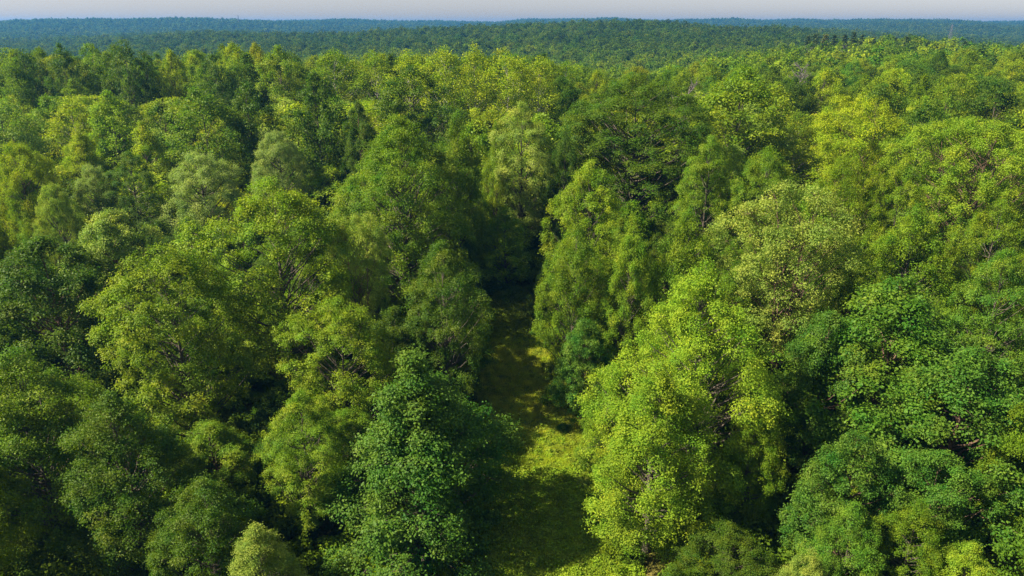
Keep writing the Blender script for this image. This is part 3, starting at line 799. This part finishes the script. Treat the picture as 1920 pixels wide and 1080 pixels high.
herbs = [herb_mesh('herb_0', 1, 110, 0.42, 0.4, 0.12), herb_mesh('herb_1', 2, 150, 0.5, 0.6, 0.15), herb_mesh('herb_2', 3, 40, 0.35, 0.2, 0.12),
         herb_mesh('herb_3', 4, 110, 0.4, 0.22, 0.42, True), herb_mesh('herb_4', 5, 90, 0.3, 0.18, 0.3, True)]
n = 30000
hy = rng.uniform(36, 103, n); hx = path_x(hy) + rng.uniform(-1, 1, n) * (path_w(hy) + 2.5)
green = 0.5 + 0.5 * np.sin(hx * 0.7 + 1.5 * np.sin(hy * 0.23)) * np.sin(hy * 0.33 + 0.6 * hx)
dry = np.clip((hy - 62) / 12, 0, 1) * np.clip((92 - hy) / 4, 0, 1)          # the worn, drier stretch of the trail
keep = rng.uniform(0, 1, n) < np.clip(0.55 + 0.45 * green - 0.25 * dry, 0.15, 1)
hx, hy, green, dry = hx[keep], hy[keep], green[keep], dry[keep]; n = len(hx)
pick = np.where(rng.uniform(0, 1, n) < 0.35 + 0.45 * dry, rng.integers(3, 5, n), rng.integers(0, 3, n))
c0 = np.array([0.25, 0.37, 0.022]); c1 = np.array([0.40, 0.40, 0.05]); c2 = np.array([0.22, 0.29, 0.02])
mixv = np.clip(dry * 0.45 + rng.uniform(-0.3, 0.35, n), 0, 1)[:, None]
tn = c0 * (1 - mixv) + c1 * mixv
far_end = (hy > 91)[:, None]
tn = np.where(far_end, c2 * rng.uniform(0.8, 1.2, (n, 1)), tn) * rng.uniform(0.7, 1.3, (n, 1))
sc = rng.uniform(0.6, 1.5, n)
o = scatter('ground_cover', np.stack([hx, hy, ground(hx, hy) - 0.02], -1), rng.uniform(0, 6.28, n), np.stack([sc, sc, sc], -1), pick, tn, source_collection('herb_source', herbs))
set_props(o, 'grass and leafy weeds covering the trail', None, None, 'stuff')

# small shrubs that fringe the trail, one by one
def shrub_meshes(seed):
    r = np.random.default_rng(seed); tb = Tubes()
    for i in range(9):
        a = r.uniform(0, 6.28); d = np.array([math.cos(a) * 0.6, math.sin(a) * 0.6, 1.0]) * r.uniform(1.0, 1.7)
        tb.add(np.stack([[0, 0, -0.1], d * 0.5 + r.normal(size=3) * 0.08, d]), [0.04, 0.025, 0.01], 5)
    me = bush_mesh('shrub_foliage', seed, 2.2, 1.5, 2400).copy(); me.materials[0] = M_LEAF
    return tb.mesh('shrub_stems', [M_BARK]), me
SHR = [shrub_meshes(70), shrub_meshes(71)]
sf = {}
SH_ORD = ['nearest the bottom edge', 'second', 'third', 'fourth', 'fifth', 'sixth', 'last']
for side in (-1, 1):
    for i in range(7):
        y = 46.5 + i * 7.6 + rng.uniform(-1.5, 1.5); x = float(path_x(y)) + side * (float(path_w(y)) * rng.uniform(0.8, 1.05))
        v = i % 2
        tint = ['mid', 'teal', 'olive', 'pale'][int(rng.integers(0, 4))]
        if v not in sf:
            root = bpy.data.objects.new('shrub', None); a_ = bpy.data.objects.new('stems', SHR[v][0]); b_ = bpy.data.objects.new('foliage', SHR[v][1]); sf[v] = (root, a_, b_)
        else: root, a_, b_ = (q.copy() for q in sf[v])
        a_.parent = root; b_.parent = root
        for q in (root, a_, b_): COL.objects.link(q)
        k = rng.uniform(0.4, 0.85)
        root.location = (x, y, float(ground(x, y))); root.scale = (k, k, k * rng.uniform(0.7, 1.2)); root.rotation_euler = (0, 0, rng.uniform(0, 6.28))
        b_.color = (*(np.array(TINT[tint]) * rng.uniform(0.9, 1.15)), 1)
        where = 'edge under the bluish cone-shaped tree' if side < 0 else 'edge under the lime trees'
        pos = 'first' if i == 0 else SH_ORD[i]
        set_props(root, f'{TINT_WORD[tint]} shrub, {pos} along the trail {where}', 'shrub', 'shrubs fringing the trail')

# ------------------------------------------------------------------ pines of the far hill
def pine_meshes(seed):
    r = np.random.default_rng(seed)
    H = 26; tb = Tubes()
    tb.add(np.stack([np.zeros(8), np.zeros(8), np.linspace(-1, H, 8)], -1), np.linspace(0.35, 0.04, 8), 6)
    Ps, Ns, Ts = [], [], []
    for lvl in np.arange(7, H - 0.5, 1.05):
        L0 = 4.3 * ((H - lvl) / (H - 5)) ** 0.75 + 0.3
        m = 6
        for a in r.uniform(0, 6.28) + np.arange(m) * 6.28 / m + r.uniform(-0.3, 0.3, m):
            L = L0 * r.uniform(0.6, 1.2)
            d = np.array([math.cos(a), math.sin(a), 0.12])
            z = lvl + r.uniform(-0.3, 0.3)
            tb.add(np.array([[0, 0, z], d * L * 0.5 + [0, 0, z], d * L + [0, 0, z + 0.15 * L]]), [0.06, 0.04, 0.015], 3)
            k = int(9 * L) + 6
            q = r.uniform(0.2, 1, k)[:, None]
            P = d * L * q + np.array([0, 0, z]) + r.normal(size=(k, 3)) * [0.35, 0.35, 0.16]
            Ps.append(P); Ns.append(unit(np.array([0, 0, 1.0]) + r.normal(size=(k, 3)) * 0.5)); Ts.append(unit(d + r.normal(size=(k, 3)) * 0.5))
    P, N, T = map(np.concatenate, (Ps, Ns, Ts)); n = len(P)
    Lg = r.uniform(0.5, 0.95, n)
    cr = quads_mesh('pine_crown', make_leaves(r, P, N, T, Lg, Lg * 0.45), {'rnd': r.uniform(0, 1, n), 'tuft': r.uniform(0, 1, n)}, [M_NEEDLE])
    return tb.mesh('pine_trunk', [M_BARK]), cr
pm = pine_meshes(3)
PINES = [(1517, 64, 'pointed pine at the open end of the pine hill'), (1531, 60, 'pine with a dark spiky tip, second along the pine hill'), (1549, 62, 'rust-tinged pine beside the dark spiky one'),
         (1566, 63, 'blunt pine on the crest above the bare grey tree'), (1586, 62, 'pine one place before the tallest pine on the hill'), (1603, 57, 'tallest pine on the crest of the pine hill'),
         (1618, 62, 'pine just after the tallest pine'), (1640, 67, 'slightly lower pine two places after the tallest pine'), (1680, 69, 'pine on the falling shoulder of the pine hill'),
         (1702, 66, 'solitary pine with a wide dark head on the shoulder'), (1740, 72, 'slim pine standing between gaps on the shoulder'), (1790, 72, 'dark pine near the foot of the hill'),
         (1811, 74, 'last pine, lowest on the slope')]
p0 = None
for (px, py, lab) in PINES:
    a, fw, up = pix(px, py)
    Y = 450 + rng.uniform(-18, 12) - (25 if px > 1700 else 0)
    X = Y / fw * a; z = float(ground(X, Y)); top = CAM_H + Y * up / fw; h = float(np.clip(top - z, 17, 34))
    if p0 is None:
        root = bpy.data.objects.new('pine_tree', None); t = bpy.data.objects.new('trunk', pm[0]); c = bpy.data.objects.new('crown', pm[1]); p0 = (root, t, c)
    else:
        root, t, c = (q.copy() for q in p0)
    t.parent = root; c.parent = root
    for q in (root, t, c): COL.objects.link(q)
    root.location = (X, Y, z); root.rotation_euler = (0, 0, rng.uniform(0, 6.28)); s = h / 26
    root.scale = (s * 1.15, s * 1.15, s)
    c.color = (*(np.array([0.05, 0.085, 0.02]) * rng.uniform(0.7, 1.3) * (np.array([1.7, 1.1, 0.8]) if 'rust' in lab else 1)), 1)
    set_props(root, lab, 'pine tree', 'pines along the far hill')

# bare grey trees
def dead_mesh(seed):
    r = np.random.default_rng(seed); tb = Tubes(); H = 22
    tb.add(np.stack([0.3 * np.sin(np.arange(10)), 0.2 * np.cos(np.arange(10) * 1.3), np.linspace(-1, H, 10)], -1), np.linspace(0.3, 0.03, 10), 7)
    tw = Tubes()
    for i in range(46):
        z = r.uniform(7, 21); a = r.uniform(0, 6.28); L = (5.0 - 0.13 * z) * r.uniform(0.7, 1.3)
        d = np.array([math.cos(a), math.sin(a), r.uniform(0.5, 1.0)])
        b = np.array([0, 0, z]); e = b + d * L
        tb.add(np.stack([b, (b + e) / 2 + r.normal(size=3) * 0.2, e]), [0.09, 0.06, 0.025], 4)
        for j in range(16):
            q = b + (e - b) * r.uniform(0.3, 1); dd = unit(d + r.normal(size=3) * 0.7) * r.uniform(0.6, 1.8)
            tw.add(np.stack([q, q + dd * 0.5, q + dd + r.normal(size=3) * 0.15]), [0.04, 0.03, 0.02], 3)
    return tb.mesh('dead_trunk', [M_BARK_DEAD]), tw.mesh('dead_twigs', [M_BARK_DEAD])
dm = dead_mesh(8)
d0 = None
for (px, py, h, lab) in [(1292, 165, 23, 'bare grey leafless tree behind the flank of the great dark oak'), (1520, 72, 24, 'bare purplish-grey leafless tree at the foot of the pine hill'),
                         (1585, 85, 22, 'thin bare grey tree among green crowns below the tallest pine'), (1505, 125, 22, 'straggly grey-brown half-bare tree beside the bright yellow-green tree')]:
    X, Y, depth, err = solve(px, py, h)
    if d0 is None:
        root = bpy.data.objects.new('dead_tree', None); t = bpy.data.objects.new('trunk', dm[0]); c = bpy.data.objects.new('twigs', dm[1]); d0 = (root, t, c)
    else: root, t, c = (q.copy() for q in d0)
    t.parent = root; c.parent = root
    for q in (root, t, c): COL.objects.link(q)
    root.location = (X, Y, float(ground(X, Y))); root.scale = (h / 22,) * 3; root.rotation_euler = (0, 0, rng.uniform(0, 6))
    set_props(root, lab, 'bare tree', 'bare grey trees')

# ------------------------------------------------------------------ masts on the skyline
def steel(name, col):
    m, N, L = new_mat(name)
    p = N.new('ShaderNodeBsdfPrincipled'); p.inputs['Base Color'].default_value = (*col, 1); p.inputs['Metallic'].default_value = 0.4; p.inputs['Roughness'].default_value = 0.55
    nz = N.new('ShaderNodeTexNoise'); nz.inputs['Scale'].default_value = 3
    mx = N.new('ShaderNodeMix'); mx.data_type = 'RGBA'; mx.inputs[6].default_value = (*[c * 0.8 for c in col], 1); mx.inputs[7].default_value = (*col, 1)
    L.new(nz.outputs['Fac'], mx.inputs[0]); L.new(mx.outputs[2], p.inputs['Base Color'])
    out = N.new('ShaderNodeOutputMaterial'); L.new(p.outputs[0], out.inputs['Surface'])
    return m
M_STEEL = steel('galvanised_steel', (0.22, 0.22, 0.23))
def lattice(H, w0, w1, n, r):
    tb = Tubes()
    cs = [(-1, -1), (1, -1), (1, 1), (-1, 1)]
    wz = lambda z: w0 + (w1 - w0) * (z / H)
    for cx, cy_ in cs: tb.add([[cx * w0, cy_ * w0, -1], [cx * w1, cy_ * w1, H]], [r, r], 4)
    for k in range(n):
        z0, z1 = H * k / n, H * (k + 1) / n
        for i in range(4):
            a, b = cs[i], cs[(i + 1) % 4]
            tb.add([[a[0] * wz(z0), a[1] * wz(z0), z0], [b[0] * wz(z1), b[1] * wz(z1), z1]], [r * 0.7] * 2, 4)
            tb.add([[b[0] * wz(z0), b[1] * wz(z0), z0], [a[0] * wz(z1), a[1] * wz(z1), z1]], [r * 0.7] * 2, 4)
    return tb
for (px, py, Y, lab, arms) in [(415, 33, 2600, 'shorter thin mast rising from the far blue ridge', False), (446, 29, 2600, 'taller thin mast on the rounded top of the far blue ridge', False),
                               (1786, 46, 1050, 'pale lattice power pylon with cross-arms standing in the blue valley', True)]:
    a, fw, up = pix(px, py); X = Y / fw * a; z = float(ground(X, Y)); H = CAM_H + Y * up / fw - z
    root = bpy.data.objects.new('power_pylon' if arms else 'radio_mast', None); COL.objects.link(root); root.location = (X, Y, z)
    tw = bpy.data.objects.new('lattice', lattice(H, 3.2 if arms else 1.6, 0.6 if arms else 0.7, 10, 0.09 if arms else 0.3).mesh('lattice', [M_STEEL]))
    tw.parent = root; COL.objects.link(tw)
    if arms:
        for zz, L in ((H * 0.93, 4.5), (H * 0.84, 6.5), (H * 0.75, 5.0)):
            tb = Tubes(); tb.add([[-L, 0, zz], [L, 0, zz]], [0.18, 0.18], 4); tb.add([[-L, 0, zz], [0, 0, zz + 1.2]], [0.1] * 2, 4); tb.add([[L, 0, zz], [0, 0, zz + 1.2]], [0.1] * 2, 4)
            q = bpy.data.objects.new('cross_arm', tb.mesh('cross_arm', [M_STEEL])); q.parent = root; COL.objects.link(q)
    else:
        tb = Tubes(); tb.add([[0, 0, H], [0, 0, H + 5]], [0.25, 0.12], 5)
        q = bpy.data.objects.new('antenna', tb.mesh('antenna', [M_STEEL])); q.parent = root; COL.objects.link(q)
    set_props(root, lab, 'pylon' if arms else 'mast')

# ------------------------------------------------------------------ haze
def haze():
    m, N, L = new_mat('haze_air')
    v = N.new('ShaderNodeVolumePrincipled')
    v.inputs['Color'].default_value = (0.09, 0.40, 0.95, 1)
    v.inputs['Density'].default_value = 0.00013
    v.inputs['Anisotropy'].default_value = 0.2
    out = N.new('ShaderNodeOutputMaterial'); L.new(v.outputs[0], out.inputs['Volume'])
    x, y0, y1, z0, z1 = 5100, -400, 5000, GROUND_MIN - 1, 71
    V = [(-x, y0, z0), (x, y0, z0), (x, y1, z0), (-x, y1, z0), (-x, y0, z1), (x, y0, z1), (x, y1, z1), (-x, y1, z1)]
    Fc = [(0, 3, 2, 1), (4, 5, 6, 7), (0, 1, 5, 4), (1, 2, 6, 5), (2, 3, 7, 6), (3, 0, 4, 7)]
    o = bpy.data.objects.new('haze', poly_mesh('haze', V, Fc, [m], smooth=False)); o['kind'] = 'stuff'
    COL.objects.link(o)
haze()
